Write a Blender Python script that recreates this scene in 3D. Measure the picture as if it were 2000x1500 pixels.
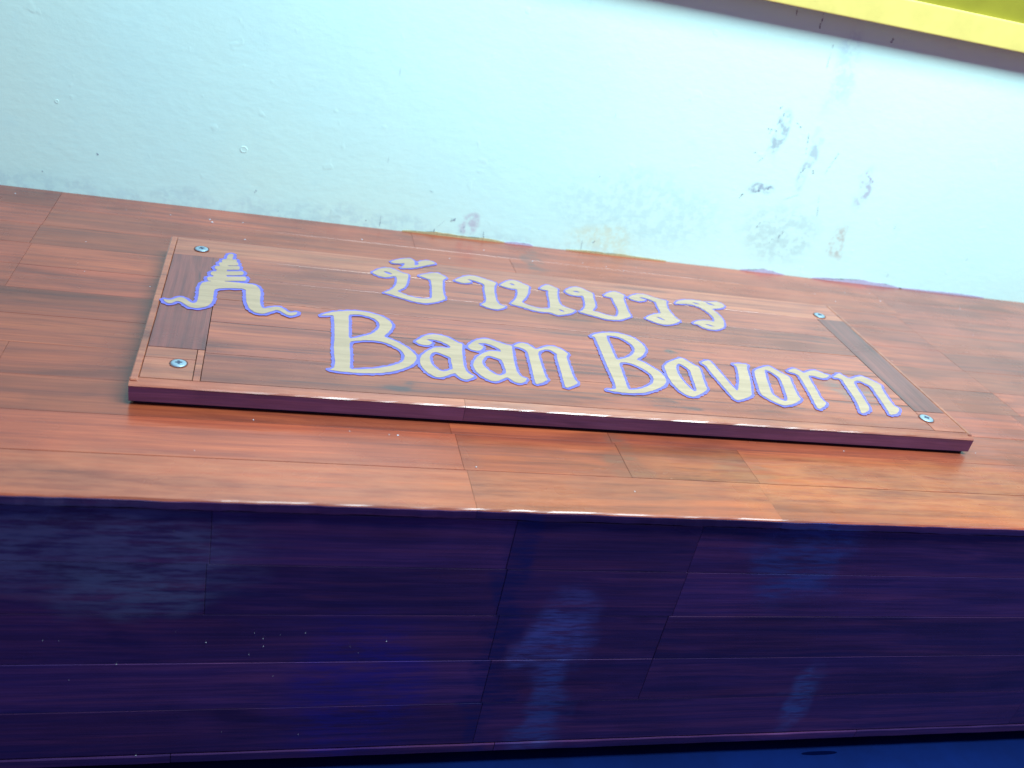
import bpy, bmesh, math, random
import numpy as np
from mathutils import Matrix, Vector, noise as mnoise

for o in list(bpy.data.objects):
    bpy.data.objects.remove(o, do_unlink=True)
S = bpy.context.scene
COL = S.collection
random.seed(7)

# ------------------------------------------------------------------ camera
FPX, CX, CY = 1808.416, 1000.0, 750.0          # focal length and centre in 2000x1500 photo pixels
W = np.array([[0.9608328, 0.06998659, 0.26814588],
              [-0.19713506, -0.50744883, 0.83882862],
              [0.19477706, -0.85883501, -0.47377666]])   # camera (right, down, forward) -> place
CAMZ = 0.42
cd = bpy.data.cameras.new('camera')
cam = bpy.data.objects.new('camera', cd); COL.objects.link(cam)
cd.sensor_width = 36; cd.lens = 36 * FPX / 2000
R = Matrix([[W[i, 0], -W[i, 1], -W[i, 2]] for i in range(3)]).to_4x4()
cam.matrix_world = Matrix.Translation((0, 0, CAMZ)) @ R
cd.clip_start = 0.02; cd.clip_end = 100
cd.dof.use_dof = True; cd.dof.focus_distance = 0.86; cd.dof.aperture_fstop = 6.3
S.camera = cam

# ------------------------------------------------------------------ light
wd = bpy.data.worlds.new('World'); S.world = wd; wd.use_nodes = True
bg = wd.node_tree.nodes['Background']
bg.inputs[0].default_value = (0.22, 0.24, 0.60, 1); bg.inputs[1].default_value = 0.52
ld = bpy.data.lights.new('ceiling_lamp', 'AREA'); ld.shape = 'RECTANGLE'; ld.size = 1.4; ld.size_y = 0.46
ld.energy = 68; ld.color = (0.67, 0.92, 1.0)
lo = bpy.data.objects.new('ceiling_lamp', ld); COL.objects.link(lo)
lo.location = (0.78, 0.46, 1.42)
lo.rotation_euler = (math.radians(14), 0, 0)
S.view_settings.view_transform = 'Standard'; S.view_settings.look = 'None'
S.view_settings.gamma = 1; S.view_settings.exposure = 0.0
S.view_settings.use_curve_mapping = False
S.cycles.max_bounces = 3; S.cycles.diffuse_bounces = 2; S.cycles.glossy_bounces = 2; S.cycles.transmission_bounces = 1

# ------------------------------------------------------------------ node helpers
class NT:
    def __init__(s, name):
        s.m = bpy.data.materials.new(name); s.m.use_nodes = True
        s.t = s.m.node_tree; s.b = s.t.nodes['Principled BSDF']
    def n(s, typ, **kw):
        nd = s.t.nodes.new(typ)
        for k, v in kw.items(): setattr(nd, k, v)
        return nd
    def set(s, sock, v):
        if hasattr(v, 'is_linked'): s.t.links.new(v, sock)
        else: sock.default_value = v
    def obj(s): return s.n('ShaderNodeTexCoord').outputs['Object']
    def rand(s): return s.n('ShaderNodeObjectInfo').outputs['Random']
    def vm(s, op, a, b=None):
        nd = s.n('ShaderNodeVectorMath', operation=op); s.set(nd.inputs[0], a)
        if b is not None: s.set(nd.inputs[1], b)
        return nd.outputs[1] if op in ('LENGTH', 'DISTANCE') else nd.outputs[0]
    def ma(s, op, a, b=None, clamp=False):
        nd = s.n('ShaderNodeMath', operation=op, use_clamp=clamp); s.set(nd.inputs[0], a)
        if b is not None: s.set(nd.inputs[1], b)
        return nd.outputs[0]
    def noise(s, vec, scale=1, detail=4, rough=0.55, dist=0.0):
        nd = s.n('ShaderNodeTexNoise'); s.set(nd.inputs['Vector'], vec)
        nd.inputs['Scale'].default_value = scale; nd.inputs['Detail'].default_value = detail
        nd.inputs['Roughness'].default_value = rough; nd.inputs['Distortion'].default_value = dist
        return nd.outputs[0]
    def mr(s, v, a, b, c=0.0, d=1.0, smooth=True):
        nd = s.n('ShaderNodeMapRange'); nd.interpolation_type = 'SMOOTHSTEP' if smooth else 'LINEAR'
        s.set(nd.inputs[0], v)
        for i, x in enumerate((a, b, c, d)): s.set(nd.inputs[i + 1], x)
        return nd.outputs[0]
    def ramp(s, f, stops):
        nd = s.n('ShaderNodeValToRGB'); s.set(nd.inputs[0], f); el = nd.color_ramp.elements
        while len(el) < len(stops): el.new(0.5)
        for e, (p, c) in zip(el, stops): e.position = p; e.color = (*c, 1)
        return nd.outputs[0]
    def mix(s, f, a, b, mode='MIX'):
        nd = s.n('ShaderNodeMix', data_type='RGBA', blend_type=mode)
        s.set(nd.inputs[0], f); s.set(nd.inputs[6], a if hasattr(a, 'is_linked') else (*a, 1))
        s.set(nd.inputs[7], b if hasattr(b, 'is_linked') else (*b, 1)); return nd.outputs[2]
    def comb(s, x, y, z):
        nd = s.n('ShaderNodeCombineXYZ')
        for i, v in enumerate((x, y, z)): s.set(nd.inputs[i], v)
        return nd.outputs[0]
    def bump(s, h, strength, dist, normal=None):
        nd = s.n('ShaderNodeBump'); nd.inputs['Strength'].default_value = strength
        nd.inputs['Distance'].default_value = dist; s.set(nd.inputs['Height'], h)
        if normal: s.set(nd.inputs['Normal'], normal)
        return nd.outputs[0]

def wood(name, light, mid, dark, black, axis='X', streak=0.6, coat=1.0, crough=(0.06, 0.22), var=(0.8, 1.15), ior=1.5,
         stains_reflections=(), vary_hue=None, cbump=0.0009):
    N = NT(name); r = N.rand(); ob = N.obj()
    off = N.comb(N.ma('MULTIPLY', r, 37.0), N.ma('MULTIPLY', r, 91.0), N.ma('MULTIPLY', r, 53.0))
    p = N.vm('ADD', ob, off)
    def sc(a, c): return N.vm('MULTIPLY', p, (a, c, c) if axis == 'X' else (c, a, c))
    warp = N.noise(sc(5, 14), 1, 1)
    wv = N.vm('MULTIPLY', N.comb(warp, warp, warp), (1.6, 1.6, 1.6))
    pw = lambda a, c: N.vm('ADD', sc(a, c), wv)
    g1 = N.noise(pw(3.0, 130), 1, 4, 0.66)
    g2 = N.noise(pw(1.6, 20), 1, 3, 0.6)
    g3 = N.noise(sc(22, 900), 1, 1, 0.5)
    colr = N.ramp(g1, [(0.28, dark), (0.47, mid), (0.68, light)])
    colr = N.mix(N.mr(g2, 0.35, 0.68), colr, N.mix(1.0, colr, (1.22, 1.20, 1.15), 'MULTIPLY'))
    colr = N.mix(N.mr(g2, 0.5, 0.3), colr, N.mix(1.0, colr, (0.76, 0.72, 0.74), 'MULTIPLY'))
    colr = N.mix(N.mr(g3, 0.35, 0.62, 0.0, 0.45), colr, N.mix(1.0, colr, (0.66, 0.60, 0.58), 'MULTIPLY'))
    st = N.noise(pw(2.0, 95), 1, 4, 0.72)
    colr = N.mix(N.ma('MULTIPLY', N.mr(st, 0.54, 0.68), streak), colr, black)
    if vary_hue:
        colr = N.mix(r, colr, N.mix(1.0, colr, vary_hue, 'MULTIPLY'))
    val = N.mr(N.ma('FRACT', N.ma('MULTIPLY', r, 7.31)), 0, 1, var[0], var[1], False)
    colr = N.mix(1.0, colr, N.comb(val, val, val), 'MULTIPLY')
    bn = N.noise(N.vm('MULTIPLY', ob, (7, 9, 9)), 1, 4, 0.65)
    if stains_reflections:
        wn = N.n('ShaderNodeTexNoise'); N.set(wn.inputs['Vector'], ob); wn.inputs['Scale'].default_value = 22; wn.inputs['Detail'].default_value = 2
        pd = N.vm('ADD', ob, N.vm('MULTIPLY', N.vm('SUBTRACT', wn.outputs['Color'], (0.5, 0.5, 0.5)), (0.07, 0.05, 0.05)))
        brk = N.mr(N.noise(N.vm('MULTIPLY', ob, (24, 170, 170)), 1, 3, 0.75), 0.34, 0.64, 0.1, 1.0)
        for (x, y, z), (rx, ry, rz), c2, k in stains_reflections:
            d = N.vm('LENGTH', N.vm('MULTIPLY', N.vm('SUBTRACT', pd, (x, y, z)), (1 / rx, 1 / ry, 1 / rz)))
            colr = N.mix(N.ma('MULTIPLY', N.ma('MULTIPLY', N.mr(d, 1.3, 0.5), brk), k), colr, c2)
    colr = N.mix(N.mr(bn, 0.42, 0.66, 0, 0.5), colr, N.mix(1.0, colr, (0.62, 0.56, 0.62), 'MULTIPLY'))
    N.set(N.b.inputs['Base Color'], colr)
    N.b.inputs['Roughness'].default_value = 0.45
    N.b.inputs['IOR'].default_value = 1.4
    N.b.inputs['Coat Weight'].default_value = coat
    N.b.inputs['Coat IOR'].default_value = ior
    N.set(N.b.inputs['Coat Roughness'], N.mr(bn, 0.3, 0.7, crough[0], crough[1]))
    N.set(N.b.inputs['Normal'], N.bump(N.noise(sc(3.0, 120), 1, 3, 0.62), 0.35, 0.0006))
    N.set(N.b.inputs['Coat Normal'], N.bump(N.noise(N.vm('MULTIPLY', ob, (14, 55, 55)), 1, 3, 0.65), 0.5, cbump))
    return N.m

TEAK = wood('varnished_teak', (0.385, 0.080, 0.028), (0.305, 0.058, 0.023), (0.205, 0.037, 0.020), (0.10, 0.025, 0.028),
            streak=0.32, var=(0.72, 1.18), vary_hue=(0.95, 0.84, 0.9), crough=(0.14, 0.32), ior=1.52,
            stains_reflections=[((0.315, 0.62, 0), (0.018, 0.05, 1), (0.15, 0.05, 0.03), 0.8), ((0.43, 0.61, 0), (0.02, 0.03, 1), (0.11, 0.04, 0.03), 0.8),
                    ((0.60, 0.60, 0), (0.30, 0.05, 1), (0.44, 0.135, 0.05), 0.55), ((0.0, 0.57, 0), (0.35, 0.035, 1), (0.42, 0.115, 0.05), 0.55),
                    ((0.33, 1.06, 0), (0.012, 0.04, 1), (0.09, 0.045, 0.04), 0.75)])
NOSE = wood('varnished_teak_edge', (0.385, 0.080, 0.028), (0.305, 0.058, 0.023), (0.205, 0.037, 0.020), (0.10, 0.025, 0.028),
            streak=0.25, var=(0.9, 1.12), crough=(0.22, 0.42), cbump=0.0012, ior=1.52,
            stains_reflections=[((0.60, 0.60, 0), (0.30, 0.05, 1), (0.44, 0.135, 0.05), 0.55), ((0.0, 0.57, 0), (0.35, 0.035, 1), (0.42, 0.115, 0.05), 0.55)])
SIGNW = wood('sign_teak', (0.38, 0.094, 0.044), (0.29, 0.064, 0.036), (0.185, 0.038, 0.028), (0.055, 0.022, 0.032),
             streak=0.7, var=(0.9, 1.08), crough=(0.14, 0.32), ior=1.50,
             stains_reflections=[((0.42, 0.80, 0), (0.006, 0.006, 1), (0.02, 0.05, 0.06), 0.95), ((0.12, 0.690, 0), (0.012, 0.006, 1), (0.04, 0.03, 0.04), 0.85),
                     ((0.38, 0.690, 0), (0.022, 0.007, 1), (0.04, 0.03, 0.04), 0.85), ((0.60, 0.745, 0), (0.025, 0.03, 1), (0.09, 0.11, 0.11), 0.6)])
SIGNL = wood('sign_pale_teak', (0.42, 0.130, 0.064), (0.34, 0.090, 0.048), (0.22, 0.052, 0.034), (0.09, 0.036, 0.036),
             streak=0.45, var=(0.9, 1.1), crough=(0.12, 0.28))
SIGND = wood('sign_dark_stile', (0.23, 0.054, 0.045), (0.165, 0.037, 0.034), (0.09, 0.022, 0.026), (0.03, 0.018, 0.022),
             axis='Y', streak=0.6, var=(0.9, 1.1), crough=(0.12, 0.3))
EDGE = wood('purple_shaded_edge', (0.20, 0.060, 0.13), (0.155, 0.046, 0.115), (0.10, 0.032, 0.09), (0.04, 0.02, 0.09),  # purple base colour paints in the shade on the sign's near edge
            streak=0.5, coat=0.5, var=(0.9, 1.1))
FRONT = wood('indigo_shaded_board', (0.16, 0.048, 0.155), (0.080, 0.030, 0.140), (0.042, 0.021, 0.125), (0.020, 0.015, 0.10),  # teak boards in shade: darkness and blue cast put into the base colour
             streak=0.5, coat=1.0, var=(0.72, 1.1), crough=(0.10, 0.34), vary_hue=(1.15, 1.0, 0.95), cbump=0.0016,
             stains_reflections=[((-0.10, 0.546, -0.045), (0.11, 9, 0.050), (0.17, 0.16, 0.30), 0.7), ((-0.07, 0.546, -0.09), (0.06, 9, 0.025), (0.15, 0.17, 0.28), 0.65),  # grey and blue patches are painted-in reflections, the dark one a joint
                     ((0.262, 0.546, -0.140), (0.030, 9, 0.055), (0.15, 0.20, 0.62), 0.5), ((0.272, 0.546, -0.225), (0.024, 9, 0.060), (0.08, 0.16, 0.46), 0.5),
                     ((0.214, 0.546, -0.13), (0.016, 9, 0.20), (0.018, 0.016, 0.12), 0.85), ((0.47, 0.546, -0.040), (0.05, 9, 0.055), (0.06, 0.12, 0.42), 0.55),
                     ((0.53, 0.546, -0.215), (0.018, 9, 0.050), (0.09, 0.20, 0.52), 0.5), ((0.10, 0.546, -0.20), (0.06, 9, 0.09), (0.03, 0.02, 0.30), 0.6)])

def plain(name, colr, rough=0.5, metal=0.0, coat=0.0, bump=None, var=None, aniso=(1, 1, 1)):
    N = NT(name); c = (*colr, 1)
    if var:
        nz = N.noise(N.vm('MULTIPLY', N.obj(), tuple(var[1] * q for q in aniso)), 1, 4, 0.65)
        c = N.mix(N.mr(nz, 0.3, 0.7), colr, tuple(x * var[0] for x in colr))
    N.set(N.b.inputs['Base Color'], c)
    N.b.inputs['Roughness'].default_value = rough; N.b.inputs['Metallic'].default_value = metal
    N.b.inputs['Coat Weight'].default_value = coat
    if bump:
        N.set(N.b.inputs['Normal'], N.bump(N.noise(N.vm('MULTIPLY', N.obj(), tuple(bump[0] * q for q in aniso)), 1, 3, 0.6), bump[1], bump[2]))
    return N.m

CREAM = plain('cream_letter_paint', (0.43, 0.285, 0.180), 0.35, coat=0.4, bump=(230, 0.5, 0.0008), var=(0.80, 150), aniso=(0.06, 1, 1))
VIOLET = plain('violet_outline_paint', (0.16, 0.135, 0.50), 0.5, coat=0.0, bump=(230, 0.5, 0.0008), var=(0.75, 150), aniso=(0.08, 1, 1))
STEEL = plain('screw_steel', (0.28, 0.37, 0.44), 0.42, metal=0.4, bump=(700, 0.15, 0.0003))
RECESS = plain('screw_recess', (0.04, 0.05, 0.09), 0.6)
DARK = plain('dark_core', (0.012, 0.008, 0.03), 0.8)
CORE = plain('brown_glue_line', (0.11, 0.036, 0.030), 0.7)
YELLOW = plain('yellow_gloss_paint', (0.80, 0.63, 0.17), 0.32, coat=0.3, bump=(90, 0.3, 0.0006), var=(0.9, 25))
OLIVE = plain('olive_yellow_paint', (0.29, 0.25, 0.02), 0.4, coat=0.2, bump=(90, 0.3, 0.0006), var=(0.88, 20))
BLUEF = plain('blue_floor_paint', (0.0005, 0.009, 0.075), 0.9, bump=(120, 0.3, 0.0006), var=(0.75, 14))
BLUEF.node_tree.nodes['Principled BSDF'].inputs['Specular IOR Level'].default_value = 0.08
MARK = plain('dark_scuff', (0.11, 0.10, 0.17), 0.7)
GREYM = plain('grey_scuff', (0.30, 0.37, 0.46), 0.7, var=(0.8, 400))
OCHRE = plain('ochre_smear', (0.60, 0.48, 0.26), 0.5, var=(0.8, 300))
LILAC = plain('lilac_smear', (0.55, 0.52, 0.68), 0.5, var=(0.85, 300))
CRUMB = plain('white_paint_crumb', (0.52, 0.52, 0.58), 0.6)

def wall_mat():
    N = NT('mint_wall_paint'); p = N.obj()
    base = (0.645, 0.91, 0.85)
    big = N.noise(p, 2.6, 4, 0.6)
    c = N.mix(N.mr(big, 0.35, 0.68), base, (0.68, 0.91, 0.81))
    fine = N.noise(p, 38, 4, 0.65)
    c = N.mix(N.mr(fine, 0.55, 0.78, 0, 0.30), c, (0.55, 0.80, 0.78))
    wp = N.n('ShaderNodeTexNoise'); N.set(wp.inputs['Vector'], p); wp.inputs['Scale'].default_value = 17
    wp.inputs['Detail'].default_value = 2
    pd = N.vm('ADD', p, N.vm('MULTIPLY', N.vm('SUBTRACT', wp.outputs['Color'], (0.5, 0.5, 0.5)), (0.05, 0.05, 0.05)))
    grit = N.noise(p, 95, 2, 0.7)
    # worn and dirty places: x, z, half width, half height, colour, strength
    for x, z, rx, rz, colr, k in [(0.640, 0.200, 0.012, 0.030, (0.30, 0.34, 0.42), 0.7), (0.700, 0.155, 0.010, 0.045, (0.34, 0.38, 0.46), 0.6),
                                  (0.790, 0.140, 0.012, 0.032, (0.40, 0.38, 0.50), 0.75), (0.788, 0.062, 0.014, 0.028, (0.50, 0.42, 0.36), 0.7),
                                  (0.690, 0.060, 0.060, 0.040, (0.42, 0.55, 0.55), 0.45), (0.640, 0.112, 0.022, 0.008, (0.26, 0.30, 0.42), 0.8),
                                  (0.48, 0.070, 0.13, 0.05, (0.46, 0.68, 0.70), 0.40), (0.44, 0.018, 0.05, 0.02, (0.68, 0.72, 0.52), 0.6),
                                  (0.70, 0.28, 0.02, 0.05, (0.40, 0.52, 0.66), 0.45), (0.0, 0.0, 0.5, 0.018, (0.50, 0.68, 0.70), 0.45),
                                  (0.25, 0.02, 0.012, 0.012, (0.50, 0.45, 0.55), 0.7)]:
        d = N.vm('LENGTH', N.vm('MULTIPLY', N.vm('SUBTRACT', pd, (x, 1.1193, z)), (1 / rx, 0, 1 / rz)))
        f = N.ma('MULTIPLY', N.mr(d, 1.25, 0.55), N.mr(grit, 0.38, 0.62, 0.15, 1.0))
        c = N.mix(N.ma('MULTIPLY', f, k), c, colr)
    N.set(N.b.inputs['Base Color'], c)
    N.set(N.b.inputs['Roughness'], N.mr(fine, 0.3, 0.7, 0.42, 0.6))
    hgt = N.ma('ADD', N.ma('MULTIPLY', N.noise(p, 7, 2, 0.5), 3.0), N.noise(N.vm('MULTIPLY', p, (60, 60, 95)), 1, 4, 0.6))
    hgt = N.ma('ADD', hgt, N.ma('MULTIPLY', N.mr(N.noise(p, 34, 2, 0.6), 0.66, 0.74), 0.5))
    b3 = N.bump(hgt, 0.30, 0.0011)
    N.set(N.b.inputs['Normal'], b3)
    return N.m
WALLM = wall_mat()

# ------------------------------------------------------------------ mesh helpers
def link(name, me, mat, parent=None):
    o = bpy.data.objects.new(name, me); COL.objects.link(o)
    if mat: me.materials.append(mat)
    if parent: o.parent = parent
    return o
def bm_obj(name, bm, mat, parent=None, smooth=False):
    me = bpy.data.meshes.new(name); bm.normal_update()
    if smooth:
        for f in bm.faces: f.smooth = True
    bm.to_mesh(me); bm.free(); return link(name, me, mat, parent)
def box(name, x0, x1, y0, y1, z0, z1, mat, parent=None, c=0.0006, seg=1):
    bm = bmesh.new(); bmesh.ops.create_cube(bm, size=1)
    for v in bm.verts:
        v.co = Vector(((x0 + x1) / 2 + v.co.x * (x1 - x0), (y0 + y1) / 2 + v.co.y * (y1 - y0), (z0 + z1) / 2 + v.co.z * (z1 - z0)))
    if c: bmesh.ops.bevel(bm, geom=list(bm.edges), offset=c, segments=seg, affect='EDGES', profile=0.6)
    return bm_obj(name, bm, mat, parent)
def empty(name, loc=(0, 0, 0)):
    o = bpy.data.objects.new(name, None); COL.objects.link(o); o.empty_display_size = 0.05
    return o
def tag(o, label, cat, group=None):
    o['label'] = label; o['category'] = cat
    if group: o['group'] = group
    return o
def sweep(name, xs, sec, mat, parent=None, smooth=False):
    """closed (y, z) section carried along x, sec(x) gives the points"""
    bm = bmesh.new(); rings = []
    for x in xs: rings.append([bm.verts.new((x, y, z)) for y, z in sec(x)])
    k = len(rings[0])
    for a, b in zip(rings, rings[1:]):
        for i in range(k):
            f = bm.faces.new((a[i], a[(i + 1) % k], b[(i + 1) % k], b[i])); f.smooth = smooth
    bm.faces.new(rings[0][::-1]); bm.faces.new(rings[-1])
    bmesh.ops.recalc_face_normals(bm, faces=bm.faces)
    return bm_obj(name, bm, mat, parent)
def nz(x, s, seed=0.0): return mnoise.noise(Vector((x * s, seed * 3.7 + 0.3, 1.7)))
def ray(p): return W @ np.array([p[0] - CX, p[1] - CY, FPX])
def on_top(p, z):
    d = ray(p); t = (z - CAMZ) / d[2]; return d[0] * t, d[1] * t
def on_ver(p, y):
    d = ray(p); t = y / d[1]; return d[0] * t, CAMZ + d[2] * t

YF, YB = 0.546, 1.1193            # front edge of the platform, wall face
ZB = -0.2765                       # bottom of the platform's front
XL, XR = -0.95, 2.3

# ------------------------------------------------------------------ floor and wall
fl = box('floor', -3, 4, -2.0, 1.3, -0.33, -0.2930, BLUEF, c=0); fl['kind'] = 'structure'
wall = box('wall', -1.6, 3.2, YB, YB + 0.12, -0.2930, 2.6, WALLM, c=0)
tag(wall, 'pale mint painted plaster wall with scuffs rising behind the wooden platform', 'wall')

# ------------------------------------------------------------------ wooden platform
plat = empty('wooden_platform', (0.4, YF, ZB))
tag(plat, 'low varnished wooden platform of narrow planks with dark front, against the mint wall', 'platform')
def adopt(parent):
    inv = Matrix.Translation(-parent.location)
    for ch in parent.children: ch.matrix_parent_inverse = inv
box('core', XL + 0.01, XR - 0.01, YF + 0.012, YB - 0.004, ZB + 0.03, -0.0075, CORE, plat, c=0)
box('plinth', XL + 0.01, XR - 0.01, YF + 0.030, YB - 0.004, -0.2930, ZB + 0.029, DARK, plat, c=0)
PITCH = (YB - YF) / 11
joints = [[0.170, 0.433, -0.31, 0.86, 1.35], [0.168, 0.314, 0.436, -0.33, 1.1], [0.165, 0.312, 0.93, -0.42, 1.3], [-0.20, 0.30, 0.832, 1.25],
          [-0.225, 0.36, 0.846, 1.3], [-0.30, 0.30, 0.845, 1.2], [-0.228, 0.35, 0.843, 1.4], [-0.228, 0.22, 0.842, 1.3],
          [-0.230, 0.42, 0.842, 1.35], [-0.229, 0.30, 0.852, 1.25], [-0.229, 0.18, 0.852, 1.3]]
for r in range(11):
    y0 = YF + r * PITCH; y1 = y0 + PITCH
    xs = [XL] + sorted(joints[r]) + [XR]
    for j, (a, b) in enumerate(zip(xs, xs[1:])):
        dz = random.uniform(-0.00018, 0.0); g = 0.00010
        if r == 0:
            n = max(2, int((b - a) / 0.006)); XS = [a + g + (b - a - 2 * g) * i / n for i in range(n + 1)]
            def sec(x, y0=y0, y1=y1, dz=dz):
                w = 0.0007 * nz(x, 22) + 0.0005 * nz(x, 90, 1) ; ch = 0.0022 + 0.0010 * nz(x, 60, 2) + 0.0006 * nz(x, 190, 4)
                bz = -0.0085 + 0.0010 * nz(x, 30, 3) + 0.0006 * nz(x, 120, 5)
                q = [(y0 + w, bz), (y0 + w - 0.0003, -ch - 0.0012)]
                fd = 0.0008 + 0.0004 * nz(x, 45, 8); fw = 0.0017 + 0.0008 * nz(x, 16, 9)
                q += [(y0 + w + 0.0002, -fd - 0.0007), (y0 + w + 0.0007, dz - fd)]
                q[0] = (y0 + 0.004, bz); q[1] = (y0 + 0.004, -fd - 0.0009)
                return q + [(y0 + w + fw, dz - 0.0001), (y0 + w + fw + 0.0018, dz), (y1 - 0.0006, dz), (y1 - g, dz - 0.0006), (y1 - g, -0.0085), (y0 + 0.012, -0.0085)]
            sweep('plank', XS, sec, NOSE, plat, smooth=False)
            def band(x, y0=y0):
                w = 0.0007 * nz(x, 22) + 0.0005 * nz(x, 90, 1); fd = 0.0008 + 0.0004 * nz(x, 45, 8)
                bz = -0.0085 + 0.0010 * nz(x, 30, 3) + 0.0006 * nz(x, 120, 5)
                return [(y0 + w, bz), (y0 + w - 0.0002, -fd - 0.0010), (y0 + 0.0038, -fd - 0.0010), (y0 + 0.0038, bz)]
            sweep('edge_shade_band', XS, band, FRONT, plat)  # dark strip added over the nosing's front to paint its shade
        else:
            box('plank', a + g, b - g, y0 + g, y1 - g, -0.0072, dz, TEAK, plat, c=0.00015)
fz = [-0.0105, -0.0600, -0.1100, -0.1615, -0.2140, ZB + 0.0105]
fj = [[-0.022, 0.2045, 0.364, 0.95, -0.42, 1.4], [-0.024, 0.206, 0.365, 1.02, -0.5, 1.5], [0.209, 0.362, 0.9, -0.3, 1.3],
      [0.212, 0.362, 0.80, -0.35, 1.4], [0.214, 0.81, -0.28, 1.3]]
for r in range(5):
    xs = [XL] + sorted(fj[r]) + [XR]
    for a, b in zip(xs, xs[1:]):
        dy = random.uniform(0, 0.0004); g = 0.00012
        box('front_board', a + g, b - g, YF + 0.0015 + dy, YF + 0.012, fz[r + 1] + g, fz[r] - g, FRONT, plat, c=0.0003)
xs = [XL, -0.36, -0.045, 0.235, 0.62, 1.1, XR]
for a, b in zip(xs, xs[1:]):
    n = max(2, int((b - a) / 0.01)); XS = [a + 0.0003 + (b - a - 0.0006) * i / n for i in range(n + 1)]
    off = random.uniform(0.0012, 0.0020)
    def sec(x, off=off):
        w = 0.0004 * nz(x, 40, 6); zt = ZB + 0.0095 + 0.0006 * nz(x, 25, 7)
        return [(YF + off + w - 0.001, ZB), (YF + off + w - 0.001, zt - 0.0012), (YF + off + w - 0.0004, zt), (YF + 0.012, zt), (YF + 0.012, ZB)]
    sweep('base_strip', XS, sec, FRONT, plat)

# paint crumbs and splashes stuck to the planks
def crumb(bm, x, y, z, r, flat=0.5):
    ico = bmesh.ops.create_icosphere(bm, subdivisions=1, radius=1)
    sx, sy = random.uniform(0.6, 1.4) * r, random.uniform(0.6, 1.4) * r
    for v in ico['verts']:
        k = random.uniform(0.75, 1.2)
        v.co = Vector((x + v.co.x * sx * k, y + v.co.y * sy * k, z + v.co.z * r * flat * k))
bm = bmesh.new()
for px, py, r in [(414, 434, 2.0), (410, 429, 1.2), (478, 468, 1.4), (246, 410, .9), (276, 417, .8), (333, 420, .9), (377, 427, .9), (30, 378, 1.1),
                  (474, 435, .9), (707, 468, 1.1), (543, 478, .7), (945, 489, 1.0), (878, 505, .9), (1040, 510, 1.2), (1138, 514, 1.2), (1184, 521, 1.0),
                  (1147, 526, .8), (1218, 529, .8), (1242, 523, .8), (1632, 589, 1.4), (1573, 555, .9), (1591, 574, .8), (1719, 588, 1.8),
                  (1874, 603, 1.2), (1900, 655, .9), (1650, 571, .8), (1698, 573, .7), (777, 850, 1.0), (683, 842, .8), (1648, 881, .9), (1905, 885, .7),
                  (760, 849, .7), (495, 820, .8), (293, 560, .7), (168, 472, .7), (165, 530, .6), (380, 880, .6), (930, 912, 1.2), (1240, 960, 1.0)]:
    x, y = on_top((px, py), 0.0)
    crumb(bm, x, y, 0.0001, r * 0.00085)
for px, py, r in [(227, 1298, 1.1), (402, 1255, 1), (497, 1237, 1), (514, 1248, .9), (514, 1263, 1), (597, 1237, 1), (486, 1279, .8), (134, 1329, .9),
                  (83, 1252, .7), (115, 1252, .8), (684, 1264, 1), (755, 1253, 1), (343, 1235, .6), (700, 1276, .6), (416, 1030, .8), (533, 1321, .7),
                  (582, 1435, .7), (432, 1430, .6), (1415, 1090, .6), (265, 1476, 1.6), (547, 1241, .5), (339, 1037, .5)]:
    x, z = on_ver((px, py), YF + 0.001)
    crumb(bm, x, YF + 0.0013, z, r * 0.00032)
o = bm_obj('paint_specks', bm, CRUMB, plat); o['kind'] = 'stuff'
adopt(plat)

# ------------------------------------------------------------------ sign
ZT, ZS = 0.021, 0.0032
SX0, SX1, SY0, SY1 = -0.0943, 0.7056, 0.6658, 0.9710
sign = empty('wooden_sign', (0.30, 0.82, 0.0))
tag(sign, 'long wooden name sign with cream Thai and English lettering, screwed on the platform', 'sign')
box('backing', SX0 + 0.004, SX1 - 0.004, SY0 + 0.004, SY1 - 0.003, 0.0, ZS + 0.002, DARK, sign, c=0)
g = 0.0003
def sbox(name, x0, x1, y0, y1, mat, dz=0.0, c=0.00015): return box(name, x0 + g, x1 - g, y0 + g, y1 - g, ZS, ZT + dz, mat, sign, c=c)
sbox('end_strip', SX0, SX0 + 0.0068, SY0 + 0.004, SY1, SIGNL, 0.0001, 0.0009)
sbox('end_strip', SX1 - 0.0052, SX1, SY0 + 0.004, SY1, SIGNL, 0.0001, 0.0009)
xa, xb = SX0 + 0.0068, SX1 - 0.0052
sbox('top_rail', xa, xb, 0.9255, SY1, SIGNL, -0.0002)
xl, xr = -0.0415, 0.6625
sbox('stile', xa, xl, 0.7265, 0.9255, SIGND)
sbox('stile', xr, xb, 0.7110, 0.9255, SIGND)
for y0, y1 in [(0.9255, 0.877), (0.877, 0.829), (0.829, 0.7815), (0.7815, 0.7220)]:
    sbox('panel_board', xl, xr, y1, y0, SIGNW, random.uniform(-0.0002, 0))
sbox('corner_block', xa, -0.0475, 0.7080, 0.7265, SIGNL, -0.0001)
sbox('bottom_rail', xa, -0.0475, SY0 + 0.0085, 0.7080, SIGNL)
sbox('bottom_rail', -0.0475, xl, SY0 + 0.0085, 0.7265, SIGNL, -0.0002)
sbox('bottom_rail', xl, xr, SY0 + 0.0085, 0.7220, SIGNW, -0.0001)
sbox('bottom_rail', xr, xb, SY0 + 0.0085, 0.7110, SIGNW, -0.00005)
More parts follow.
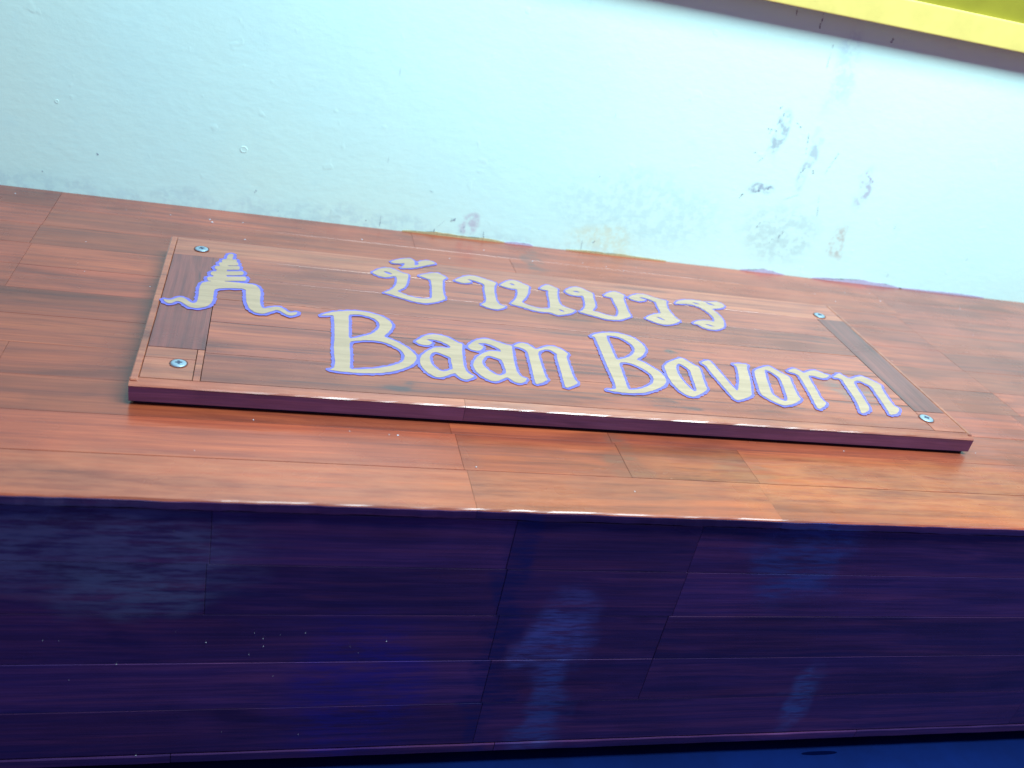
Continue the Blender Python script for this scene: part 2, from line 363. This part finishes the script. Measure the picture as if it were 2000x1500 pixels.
for a, b in [(SX0, 0.1765), (0.1765, SX1)]:
    n = int((b - a) / 0.008); XS = [a + 0.00015 + (b - a - 0.0003) * i / n for i in range(n + 1)]
    sweep('edge_trim', XS, lambda x: [(SY0 + 0.0003 * nz(x, 35), ZT - 0.0036), (SY0 + 0.0012, ZT - 0.0026 + 0.0003 * nz(x, 60, 2)), (SY0 + 0.0082 + 0.0005 * nz(x, 20, 9), ZT - 0.0002),
                                      (SY0 + 0.0084, ZT - 0.0036)], SIGNL, sign)
    sweep('edge_board', XS, lambda x: [(SY0 + 0.0003, ZS + 0.0005), (SY0 + 0.0002 + 0.0002 * nz(x, 35), ZT - 0.0037), (SY0 + 0.0083, ZT - 0.0037), (SY0 + 0.0083, ZS), (SY0 + 0.0008, ZS)], EDGE, sign)

# screws with a cross recess
def screw(x, y, r, rot):
    bm = bmesh.new(); prof = [(0.0, 0.0010), (0.35, 0.00098), (0.62, 0.00090), (0.84, 0.00068), (0.96, 0.0003), (1.0, -0.0003)]
    k = 28; rings = [[bm.verts.new((q * r * math.cos(t * 2 * math.pi / k), q * r * math.sin(t * 2 * math.pi / k), z)) for t in range(k)] for q, z in prof[1:]]
    c0 = bm.verts.new((0, 0, prof[0][1]))
    for i in range(k):
        bm.faces.new((c0, rings[0][i], rings[0][(i + 1) % k]))
        for a, b in zip(rings, rings[1:]): bm.faces.new((a[i], b[i], b[(i + 1) % k], a[(i + 1) % k]))
    s = bm_obj('screw', bm, STEEL, sign, smooth=True); s.location = (x, y, ZT + 0.0004); s.rotation_euler.z = rot
    bm = bmesh.new(); L, w = 0.46 * r, 0.12 * r
    pts = [(L, -w), (L, w), (w * 1.5, w * 1.5), (w, L), (-w, L), (-w * 1.5, w * 1.5), (-L, w), (-L, -w), (-w * 1.5, -w * 1.5), (-w, -L), (w, -L), (w * 1.5, -w * 1.5)]
    top = [bm.verts.new((a, b, 0.00105)) for a, b in pts]; bot = [bm.verts.new((a * .9, b * .9, 0.0007)) for a, b in pts]
    bm.faces.new(top)
    for i in range(12): bm.faces.new((top[i], bot[i], bot[(i + 1) % 12], top[(i + 1) % 12]))
    rc = bm_obj('cross_recess', bm, RECESS, s)
    bm = bmesh.new(); k = 24
    a = [bm.verts.new((r * 1.17 * math.cos(t * 2 * math.pi / k) * (1 + 0.05 * nz(t, 0.8, x * 50)), r * 1.17 * math.sin(t * 2 * math.pi / k), 0.0)) for t in range(k)]
    b = [bm.verts.new((r * 0.9 * math.cos(t * 2 * math.pi / k), r * 0.9 * math.sin(t * 2 * math.pi / k), -0.0001)) for t in range(k)]
    for i in range(k): bm.faces.new((b[i], a[i], a[(i + 1) % k], b[(i + 1) % k]))
    bm_obj('countersink', bm, CORE, s)
for p, r, rot in [((394, 485), 0.0066, 0.3), ((349, 708), 0.0063, 0.1), ((1601, 615), 0.0068, 0.5), ((1810, 816), 0.0070, 0.2)]:
    x, y = on_top(p, ZT + 0.001); screw(x, y, r, rot)

# ------------------------------------------------------------------ painted lettering (outlines measured on the sign face)
ZO = {'1': (220, 420, 3.75), '2': (600, 480, 3.636), '3': (1100, 520, 5.0), 'A': (620, 480, 8.3333), 'B': (860, 500, 7.1429), 'C': (1120, 540, 6.25),
      'D': (620, 580, 8.3333), 'E': (800, 630, 5.5556), 'F': (1440, 690, 5.882)}
def P(*segs):
    out = []
    for z, s in segs:
        ox, oy, k = ZO[z]; v = [float(t) for t in s.replace(',', ' ').split()]
        out += [on_top((ox + a / k, oy + b / k), ZT) for a, b in zip(v[::2], v[1::2])]
    return out
def chaikin(pts, keep=0.2):
    o = []
    for (ax, ay), (bx, by) in zip(pts, pts[1:] + pts[:1]):
        o.append((ax + (bx - ax) * keep, ay + (by - ay) * keep)); o.append((bx - (bx - ax) * keep, by - (by - ay) * keep))
    return o
def poly_sdf(GX, GY, pts):
    d = np.full(GX.shape, 1e9); s = np.ones(GX.shape)
    n = len(pts)
    for i in range(n):
        ax, ay = pts[i]; bx, by = pts[i - 1]
        ex, ey = bx - ax, by - ay; wx, wy = GX - ax, GY - ay
        t = np.clip((wx * ex + wy * ey) / max(ex * ex + ey * ey, 1e-14), 0, 1)
        d = np.minimum(d, (wx - ex * t) ** 2 + (wy - ey * t) ** 2)
        c1 = GY >= ay; c2 = GY < by; c3 = ex * wy > ey * wx
        fl_ = (c1 & c2 & c3) | (~c1 & ~c2 & ~c3); s = np.where(fl_, -s, s)
    return s * np.sqrt(d)
def fill_mesh(name, xs, ys, F, z, mat, parent):
    """sheet where F < 0, cut along the zero line"""
    ins = F < 0; nx, ny = len(xs), len(ys); V = []; faces = []; idx = {}
    def vid(x, y):
        k = (round(x, 7), round(y, 7))
        if k not in idx: idx[k] = len(V); V.append((x, y, z))
        return idx[k]
    c = ins[:-1, :-1].astype(int) + ins[1:, :-1] + ins[:-1, 1:] + ins[1:, 1:]
    for j in range(ny - 1):
        i = 0
        row = c[j]
        while i < nx - 1:
            if row[i] == 4:
                i0 = i
                while i < nx - 1 and row[i] == 4: i += 1
                faces.append((vid(xs[i0], ys[j]), vid(xs[i], ys[j]), vid(xs[i], ys[j + 1]), vid(xs[i0], ys[j + 1]))); continue
            if row[i] > 0:
                q = [(i, j), (i + 1, j), (i + 1, j + 1), (i, j + 1)]; poly = []
                for (a, b), (a2, b2) in zip(q, q[1:] + q[:1]):
                    f0, f1 = F[b, a], F[b2, a2]
                    if f0 < 0: poly.append((xs[a], ys[b]))
                    if (f0 < 0) != (f1 < 0):
                        t = f0 / (f0 - f1); poly.append((xs[a] + (xs[a2] - xs[a]) * t, ys[b] + (ys[b2] - ys[b]) * t))
                ids = []
                for p_ in poly:
                    k = vid(*p_)
                    if k not in ids: ids.append(k)
                if len(ids) > 2: faces.append(tuple(ids))
            i += 1
    me = bpy.data.meshes.new(name); me.from_pydata(V, [], faces); me.update()
    return link(name, me, mat, parent)
LET = [0]
def letter(name, solids, holes=(), halo=0.0030, slits=(), step=0.0006, label=None):
    solids = [chaikin(s) for s in solids]; holes = [chaikin(h) for h in holes]; slits = [chaikin(h) for h in slits]
    al = [p for s in solids for p in s]; m = halo + 0.003
    xs = np.arange(min(p[0] for p in al) - m, max(p[0] for p in al) + m, step); ys = np.arange(min(p[1] for p in al) - m, max(p[1] for p in al) + m, step)
    GX, GY = np.meshgrid(xs, ys)
    F = np.min([poly_sdf(GX, GY, s) for s in solids], axis=0)
    for h in holes: F = np.maximum(F, -poly_sdf(GX, GY, h))
    wob = 0.00022 * np.sin(GX * 620 + 3 * np.sin(GY * 310 + LET[0])) + 0.00016 * np.sin(GY * 1100 + 2 * np.sin(GX * 450))
    k = LET[0]; LET[0] += 1
    C = F + wob * 0.6
    for h in slits: C = np.maximum(C, -poly_sdf(GX, GY, h))
    zz = ZT + 0.00030 + 0.000012 * k
    o = fill_mesh(name, xs, ys, C, zz + 0.00036, CREAM, sign)
    fill_mesh('painted_outline', xs, ys, F - halo + 0.0004 - wob * 1.6, zz, VIOLET, o)
    if label: o['label'] = label
    return o
letter('painted_letter', [P(('A', '1195,268 1250,245 1340,225 1430,212 1500,210 1545,228 1578,262 1585,300 1575,325 1620,325 1655,305 1620,278 1680,256 1760,245 1840,252 1890,275 1925,298 1860,312 1760,330 1660,352 1560,368 1450,375 1335,368 1390,345 1420,310 1410,290 1340,298 1260,295 1205,283'))], halo=0.0026)
letter('painted_letter', [P(('A', '885,443 940,410 1020,375 1110,362 1190,370 1270,400 1340,430 1400,455 1480,470 1475,530 1460,600 1440,660 1390,705 1330,730 1300,748 1380,785 1470,820 1570,850 1680,865 1780,868 1860,862 1862,780 1858,680 1850,600 1835,560 1780,545 1720,520 1640,492 1720,470 1800,458 1890,447 1960,450'),
        ('2', '940,203 970,217 992,235 963,243 962,300 966,345 985,382 930,400'), ('A', '1950,920 1860,938 1760,945 1660,935 1550,912 1440,880 1330,845 1200,802 1065,772 1150,745 1220,710 1270,660 1290,600 1290,545 1282,510 1230,505 1160,520 1080,520 990,500 930,470'))],
       slits=[P(('A', '1075,420 1150,435 1225,468 1180,475 1110,452'))], halo=0.0027)
letter('painted_letter', [P(('B', '190,348 260,315 330,290 410,278 500,290 590,318 690,350 790,385 755,420 750,490 765,570 785,640 830,690 920,710 870,738 800,755 720,745 640,720 560,685 630,655 640,610 625,540 612,470 615,410 570,385 500,360 430,340 375,330 400,345 435,372 380,385 320,388 260,372'))], halo=0.0026)
letter('painted_letter', [P(('B', '825,415 880,380 940,350 1010,342 1080,360 1150,395 1240,430 1228,480 1220,540 1180,600 1130,650 1200,685 1290,715 1380,735 1470,740 1530,735 1525,660 1510,590 1500,530 1505,490 1440,480 1380,460 1430,425 1500,405 1560,430 1640,465 1630,520 1635,590 1655,650 1680,690 1740,720 1820,745 1890,770 1830,805 1740,825 1640,835 1580,815 1530,795 1440,790 1330,775 1220,745 1110,710 970,675 1030,630 1065,580 1075,520 1070,470 1000,465 930,450 870,430'))],
       slits=[P(('B', '960,387 1010,395 1045,418 990,412')), P(('B', '1645,748 1700,763 1740,788 1680,777'))], halo=0.0026)
letter('painted_letter', [P(('3', '10,250 50,220 110,205 170,215 230,245 290,270 290,310 310,360 315,400 290,430 285,440 340,455 400,475 470,492 525,497 540,450 520,400 490,350 480,315 440,305 390,293 430,265 490,248 540,262 600,290 585,320 610,390 635,450 665,495 610,515 550,530 480,530 400,520 320,495 240,475 150,450 195,430 215,390 205,330 190,290 150,295 100,290 50,275'))],
       slits=[P(('3', '85,248 130,246 165,262 125,260'))], halo=0.0026)
letter('painted_letter', [P(('C', '660,265 710,235 790,218 870,225 960,255 1060,285 1140,298 1130,340 1150,400 1190,450 1240,505 1310,550 1240,580 1160,598 1080,592 1000,570 930,540 870,518 930,480 1000,460 1065,458 1050,420 1020,370 1005,320 960,302 890,275 840,262 795,262 830,275 885,292 840,308 780,308 720,290'))],
       slits=[P(('C', '1000,497 1060,508 1125,546 1060,528'))], halo=0.0026)
letter('painted_letter', [P(('C', '1235,340 1265,305 1340,290 1430,290 1520,300 1600,315 1660,318 1740,312 1800,330 1845,365 1830,385 1770,398 1700,400 1690,405 1750,450 1800,500 1835,555 1840,620 1790,650 1720,660 1640,650 1570,625 1520,595 1450,580 1500,550 1590,538 1660,545 1720,560 1715,520 1670,470 1610,425 1540,385 1460,355 1380,342 1300,340'))],
       slits=[P(('C', '1440,322 1500,329 1545,350 1490,342')), P(('C', '1600,317 1660,332 1735,363 1650,350')), P(('C', '1595,582 1660,596 1735,623 1660,612'))], halo=0.0026)
letter('painted_letter', [P(('D', '35,318 120,280 250,252 400,238 560,232 720,245 860,268 1000,305 1110,355 1190,415 1218,475 1200,535 1140,600 1075,655 1200,700 1320,755 1440,820 1550,905 1610,975 1610,1030 1570,1090 1490,1140 1370,1190 1220,1225 1050,1248 850,1255 650,1248 450,1232 300,1215 175,1192 240,1180 275,1150 285,1050 270,950 262,830 275,700 275,560 272,430 262,310 180,310'))],
       [P(('D', '503,298 620,292 740,305 850,335 940,375 1000,425 1012,480 990,530 930,580 860,620 780,640 640,670 512,690 508,560 510,430')),
        P(('D', '525,735 640,725 770,715 900,718 1030,735 1160,775 1280,830 1370,890 1420,960 1412,1020 1370,1070 1290,1105 1160,1140 1000,1165 850,1180 700,1188 525,1185 530,1080 535,980 525,860'))], halo=0.0033)
letter('painted_letter', [P(('E', '60,210 110,180 160,150 230,132 310,138 400,160 460,190 520,225 575,240 568,300 575,380 585,470 605,520 640,560 705,590 665,615 610,630 560,615 520,585 492,555 450,565 390,590 330,605 270,595 190,550 130,490 107,430 120,370 180,320 270,275 350,275 440,285 440,265 390,235 330,210 270,195 215,190 180,190 215,205 250,228 220,250 160,255 100,240'))],
       [P(('E', '235,340 280,325 330,340 400,370 445,390 450,440 470,510 420,525 370,540 310,520 250,475 220,420 218,375'))], halo=0.0031)
letter('painted_letter', [P(('E', '625,265 660,235 710,200 790,180 860,185 950,215 1040,245 1110,258 1115,320 1130,420 1155,520 1185,575 1230,600 1275,615 1255,650 1200,668 1140,655 1090,620 1060,600 1010,620 950,648 880,640 800,600 730,550 690,490 690,440 730,380 800,335 870,312 940,315 990,325 990,310 940,275 880,250 810,230 740,232 770,250 805,270 770,310 720,315 660,300'))],
       [P(('E', '820,380 860,365 920,385 990,410 1010,440 1040,520 1045,555 990,582 930,570 850,520 795,470 785,420'))], halo=0.0031)
letter('painted_letter', [P(('E', '1118,265 1160,240 1220,225 1280,240 1340,280 1370,297 1410,290 1470,268 1540,258 1610,280 1670,310 1720,345 1700,375 1715,430 1750,530 1785,620 1830,665 1770,695 1690,720 1670,650 1640,540 1610,440 1592,375 1600,350 1550,320 1510,300 1450,302 1390,325 1410,410 1440,500 1470,590 1500,630 1440,660 1365,680 1345,600 1320,490 1295,390 1275,320 1240,295 1180,275'))], halo=0.0031)
letter('painted_letter', [P(('C', '205,745 250,715 330,695 430,690 530,695 640,720 740,760 820,815 865,865 880,905 860,950 820,990 760,1020 850,1050 950,1110 1050,1170 1110,1230 1135,1285 1110,1330 1050,1370 960,1405 850,1430 730,1435 610,1428 500,1412 390,1390 450,1385 520,1382 500,1300 450,1190 400,1080 350,960 300,840 255,740'))],
       [P(('C', '390,730 470,730 560,750 640,790 710,840 740,880 745,920 720,960 660,995 580,1015 525,1025 490,960 450,860')),
        P(('C', '550,1060 630,1055 720,1075 820,1120 900,1170 960,1220 978,1270 960,1315 900,1350 810,1380 720,1390 665,1385 640,1310 590,1170'))], halo=0.0033)
letter('painted_letter', [P(('C', '1100,1110 1140,1065 1220,1025 1320,1000 1390,1040 1460,1085 1530,1115 1555,1170 1580,1260 1610,1340 1635,1390 1560,1440 1470,1480 1380,1460 1290,1400 1200,1310 1150,1230 1125,1160'))],
       [P(('C', '1265,1070 1310,1080 1370,1115 1420,1155 1440,1220 1470,1300 1505,1400 1470,1410 1420,1370 1340,1290 1280,1210 1248,1130'))], halo=0.0031)
letter('painted_letter', [P(('3', '1340,950 1380,930 1420,922 1460,960 1520,1030 1590,1110 1650,1180 1700,1225 1710,1180 1715,1100 1700,1020 1690,985 1650,960 1720,955 1800,965 1790,1000 1810,1060 1830,1150 1835,1220 1840,1270 1770,1300 1690,1322 1620,1250 1560,1180 1490,1100 1430,1030 1390,975'))], halo=0.0031)
letter('painted_letter', [P(('F', '190,205 250,180 350,148 420,185 510,235 595,275 620,340 660,430 690,490 735,540 650,590 540,612 450,580 350,530 265,475 240,400 205,290'))],
       [P(('F', '310,195 350,205 420,245 480,285 510,350 545,440 580,545 545,560 480,530 390,470 365,390 330,290'))], halo=0.0032)
letter('painted_letter', [P(('F', '570,215 610,190 660,178 710,205 765,235 830,205 890,200 950,225 1010,248 1062,258 1030,285 985,298 930,285 870,265 810,262 850,340 910,440 960,530 1025,580 990,625 930,655 890,590 850,510 800,420 740,320 700,260 650,235'))], halo=0.0032)
letter('painted_letter', [P(('F', '1095,285 1130,255 1165,235 1210,260 1260,290 1310,300 1360,280 1420,268 1480,290 1560,325 1655,375 1650,400 1680,450 1740,540 1790,605 1850,635 1860,665 1830,705 1750,718 1720,660 1660,570 1590,470 1540,390 1480,360 1390,320 1330,330 1360,390 1420,480 1470,560 1510,620 1510,660 1480,685 1425,705 1400,640 1360,550 1300,460 1230,360 1200,310 1150,290'))], halo=0.0034)
def cap(x0, y0, x1, y1, r):
    pts = []
    for k in range(7): t = math.pi / 2 + math.pi * k / 6; pts.append((x0 + r * math.cos(t), y0 - r * math.sin(t)))
    for k in range(7): t = -math.pi / 2 + math.pi * k / 6; pts.append((x1 + r * math.cos(t), y1 - r * math.sin(t)))
    return P(('1', ' '.join('%f,%f' % p for p in pts)))
letter('painted_emblem', [P(('1', '840,302 852,291 872,288 886,296 880,325 865,345 846,370 840,400 835,440 832,495 710,495 735,455 760,410 785,372 812,342 838,325')),
        cap(812, 341, 898, 343, 12), cap(790, 363, 910, 364, 12), cap(762, 391, 918, 393, 14), cap(733, 432, 944, 432, 15), cap(708, 472, 964, 472, 16),
        P(('1', '368,618 380,640 420,655 470,635 500,640 530,660 560,680 620,688 680,680 715,660 735,630 740,580 750,545 850,540 975,545 975,600 980,650 1000,690 1040,720 1100,730 1150,715 1200,700 1230,710 1270,735 1310,745 1345,735 1355,715 1330,718 1290,720 1250,690 1210,675 1160,680 1110,690 1085,675 1078,630 1085,580 1075,540 1040,515 960,505 840,492 700,490 655,500 635,530 630,580 620,640 590,652 560,640 530,615 500,605 470,610 430,625 395,625'))],
       halo=0.0036, label='cream tiered tower emblem with curling feet, outlined in violet')
adopt(sign)

# ------------------------------------------------------------------ yellow framed board on the wall
board = empty('yellow_board', (1.0, YB, 0.35))
tag(board, 'bright yellow painted framed board hung on the mint wall, cropped by the top edge', 'board')
p_ = 0.0220
zb0, zb1 = 0.3485, 0.3820
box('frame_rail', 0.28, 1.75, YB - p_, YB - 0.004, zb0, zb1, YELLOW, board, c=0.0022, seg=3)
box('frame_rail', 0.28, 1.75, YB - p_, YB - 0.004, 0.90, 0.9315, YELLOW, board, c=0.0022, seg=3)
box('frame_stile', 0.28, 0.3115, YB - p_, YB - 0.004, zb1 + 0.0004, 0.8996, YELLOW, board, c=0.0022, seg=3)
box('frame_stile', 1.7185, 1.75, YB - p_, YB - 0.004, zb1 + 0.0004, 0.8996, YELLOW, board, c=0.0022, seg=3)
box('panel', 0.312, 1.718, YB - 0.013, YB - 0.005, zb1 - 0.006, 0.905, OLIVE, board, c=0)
box('spacer', 0.34, 0.37, YB - 0.0045, YB + 0.001, 0.36, 0.37, YELLOW, board, c=0)
box('spacer', 1.66, 1.69, YB - 0.0045, YB + 0.001, 0.36, 0.37, YELLOW, board, c=0)
adopt(board)

# ------------------------------------------------------------------ marks on the wall
def sheet(name, pts, mat, y=YB - 0.0004):
    bm = bmesh.new(); vs = [bm.verts.new((x, y, z)) for x, z in pts]
    back = [bm.verts.new((x, YB + 0.0003, z)) for x, z in pts]
    bm.faces.new(vs); k = len(vs)
    for i in range(k): bm.faces.new((vs[i], back[i], back[(i + 1) % k], vs[(i + 1) % k]))
    bmesh.ops.triangulate(bm, faces=[f for f in bm.faces if len(f.verts) > 4])
    bmesh.ops.recalc_face_normals(bm, faces=bm.faces)
    return bm_obj(name, bm, mat, wall)
def scratch(a, b, w, mat=MARK):
    x0, z0 = on_ver(a, YB); x1, z1 = on_ver(b, YB)
    dx, dz = x1 - x0, z1 - z0; L = math.hypot(dx, dz); ux, uz = dx / L, dz / L
    bm = bmesh.new()
    thin = w < 0.0005
    n = 1 if thin else max(3, int(L / (w * 2.0)))
    for i in range(n):
        t = 0.5 if thin else random.uniform(0, 1); k = 11
        hl = L * 0.5 if thin else w * random.uniform(0.5, 1.7); hw = w * (0.5 if thin else random.uniform(0.25, 0.75))
        ja = 0 if thin else random.uniform(-1, 1) * w * 0.9; ang = 0 if thin else random.uniform(-0.6, 0.6)
        cx, cz = x0 + dx * t - uz * ja, z0 + dz * t + ux * ja; ca, sa = math.cos(ang), math.sin(ang)
        vx, vz = ux * ca - uz * sa, ux * sa + uz * ca; vs = []
        yy = YB - 0.00025 - 0.00003 * i
        for j in range(k):
            th = 2 * math.pi * j / k; rr = random.uniform(0.6, 1.15)
            e, f = hl * rr * math.cos(th), hw * rr * math.sin(th)
            vs.append(bm.verts.new((cx + vx * e - vz * f, yy, cz + vz * e + vx * f)))
        bm.faces.new(vs)
    bmesh.ops.recalc_face_normals(bm, faces=bm.faces)
    bm_obj('scuff', bm, mat, wall)
for a, b, w, m in [((744, 422), (741, 445), .00045, MARK), ((760, 305), (757, 320), .0003, GREYM), ((783, 132), (780, 150), .00035, GREYM), ((945, 452), (941, 478), .0006, MARK),
                   ((944, 462), (943, 470), .0011, MARK), ((1138, 466), (1133, 494), .0004, MARK), ((849, 441), (847, 460), .0007, MARK), ((1203, 219), (1201, 232), .0003, GREYM),
                   ((1558, 12), (1554, 34), .0008, MARK), ((1608, 26), (1600, 60), .0011, MARK), ((1628, 85), (1614, 134), .0005, GREYM), ((1750, 70), (1738, 86), .0014, MARK),
                   ((1532, 204), (1522, 212), .0016, GREYM), ((1533, 222), (1518, 245), .0016, GREYM), ((1520, 256), (1500, 250), .0010, GREYM), ((1508, 250), (1502, 262), .0007, GREYM),
                   ((1558, 240), (1566, 250), .0007, GREYM), ((1580, 262), (1574, 300), .0007, GREYM), ((1592, 328), (1586, 342), .0014, MARK), ((1576, 326), (1560, 340), .0009, GREYM),
                   ((1504, 366), (1466, 376), .0017, GREYM), ((1454, 378), (1443, 386), .0013, MARK), ((1494, 304), (1478, 318), .0007, GREYM), ((1476, 296), (1472, 300), .0007, MARK),
                   ((1600, 380), (1596, 420), .0006, GREYM), ((1752, 440), (1744, 448), .0009, GREYM), ((1560, 380), (1530, 390), .0004, GREYM), ((1638, 300), (1610, 340), .0007, GREYM),
                   ((1523, 458), (1519, 476), .0011, GREYM), ((1510, 465), (1502, 474), .0007, MARK), ((1485, 434), (1478, 444), .0010, GREYM), ((1530, 452), (1526, 458), .0008, MARK),
                   ((890, 426), (880, 438), .0012, GREYM), ((886, 425), (878, 434), .0006, MARK), ((907, 444), (900, 453), .0010, GREYM), ((1164, 466), (1158, 474), .0009, MARK),
                   ((716, 429), (714, 431), .0006, MARK), ((190, 299), (192, 302), .0010, GREYM), ((84, 333), (83, 336), .0006, GREYM), ((503, 366), (498, 376), .0007, GREYM),
                   ((544, 411), (543, 414), .0005, GREYM), ((1172, 344), (1170, 350), .0005, GREYM), ((838, 370), (846, 376), .0004, GREYM), ((1735, 535), (1732, 540), .0008, GREYM),
                   ((1890, 505), (1886, 509), .0006, GREYM), ((870, 430), (850, 446), .0003, GREYM), ((1690, 334), (1706, 352), .0018, LILAC), ((1706, 352), (1700, 366), .0012, LILAC)]:
    scratch(a, b, w, m)
def smear(px0, px1, top, mat, seed):
    """paint dragged along the foot of the wall, height in metres"""
    x0, _ = on_ver((px0, 364 + px0 * 0.114), YB); x1, _ = on_ver((px1, 364 + px1 * 0.114), YB)
    n = 26; up = []
    for i in range(n + 1):
        t = i / n; h = top * math.sin(math.pi * t) ** 0.6 * (0.65 + 0.5 * nz(t, 5, seed) + 0.25 * nz(t, 17, seed + 1))
        up.append((x0 + (x1 - x0) * t, 0.0009 + max(h, 0.0002)))
    sheet('paint_smear', [(x0, -0.0005)] + up + [(x1, -0.0005)], mat)
smear(785, 985, 0.0042, OCHRE, 1); smear(1105, 1300, 0.0030, OCHRE, 2); smear(1445, 1530, 0.0050, LILAC, 3); smear(1585, 1760, 0.0060, LILAC, 4)
smear(1755, 1920, 0.0025, LILAC, 5); smear(985, 1040, 0.0030, LILAC, 6)
# small dents and filled holes with a raised rim
def dent(p, r, rim):
    x, z = on_ver(p, YB); bm = bmesh.new(); k = 22; rings = []
    for q, h in [(1.35, -0.0003), (1.12, rim * 0.6), (1.0, rim), (0.86, rim * 0.5), (0.6, 0.0002), (0.0, 0.0002)]:
        if q == 0: c0 = bm.verts.new((x, YB - h, z)); break
        rings.append([bm.verts.new((x + r * q * math.cos(t * 2 * math.pi / k) * (1 + 0.18 * nz(t, 0.9, q + r * 999)), YB - h, z + r * q * math.sin(t * 2 * math.pi / k) * (1 + 0.18 * nz(t, 0.7, 2)))) for t in range(k)])
    for a, b in zip(rings, rings[1:]):
        for i in range(k): bm.faces.new((a[i], a[(i + 1) % k], b[(i + 1) % k], b[i]))
    for i in range(k): bm.faces.new((rings[-1][i], rings[-1][(i + 1) % k], c0))
    bmesh.ops.recalc_face_normals(bm, faces=bm.faces)
    return bm_obj('filled_hole', bm, WALLM, wall, smooth=True)
dent((476, 292), 0.0036, 0.00045); dent((111, 198), 0.0018, 0.0004)

# slot in the blue floor, its shade painted as a near-black sheet
sx, sy = on_top((1600, 1471), -0.2930)
bm = bmesh.new(); k = 20
vs = [bm.verts.new((sx + 0.017 * math.cos(2 * math.pi * i / k) + (0.004 if math.cos(2 * math.pi * i / k) > 0 else -0.004), sy + 0.0022 * math.sin(2 * math.pi * i / k), -0.2927)) for i in range(k)]
bot = [bm.verts.new((v.co.x, v.co.y, -0.2935)) for v in vs]
bm.faces.new(vs)
for i in range(k): bm.faces.new((vs[i], bot[i], bot[(i + 1) % k], vs[(i + 1) % k]))
SLOT = plain('slot_shadow', (0.0004, 0.002, 0.02), 1.0)
SLOT.node_tree.nodes['Principled BSDF'].inputs['Specular IOR Level'].default_value = 0.0
bm_obj('floor_slot_shade_sheet', bm, SLOT, fl)
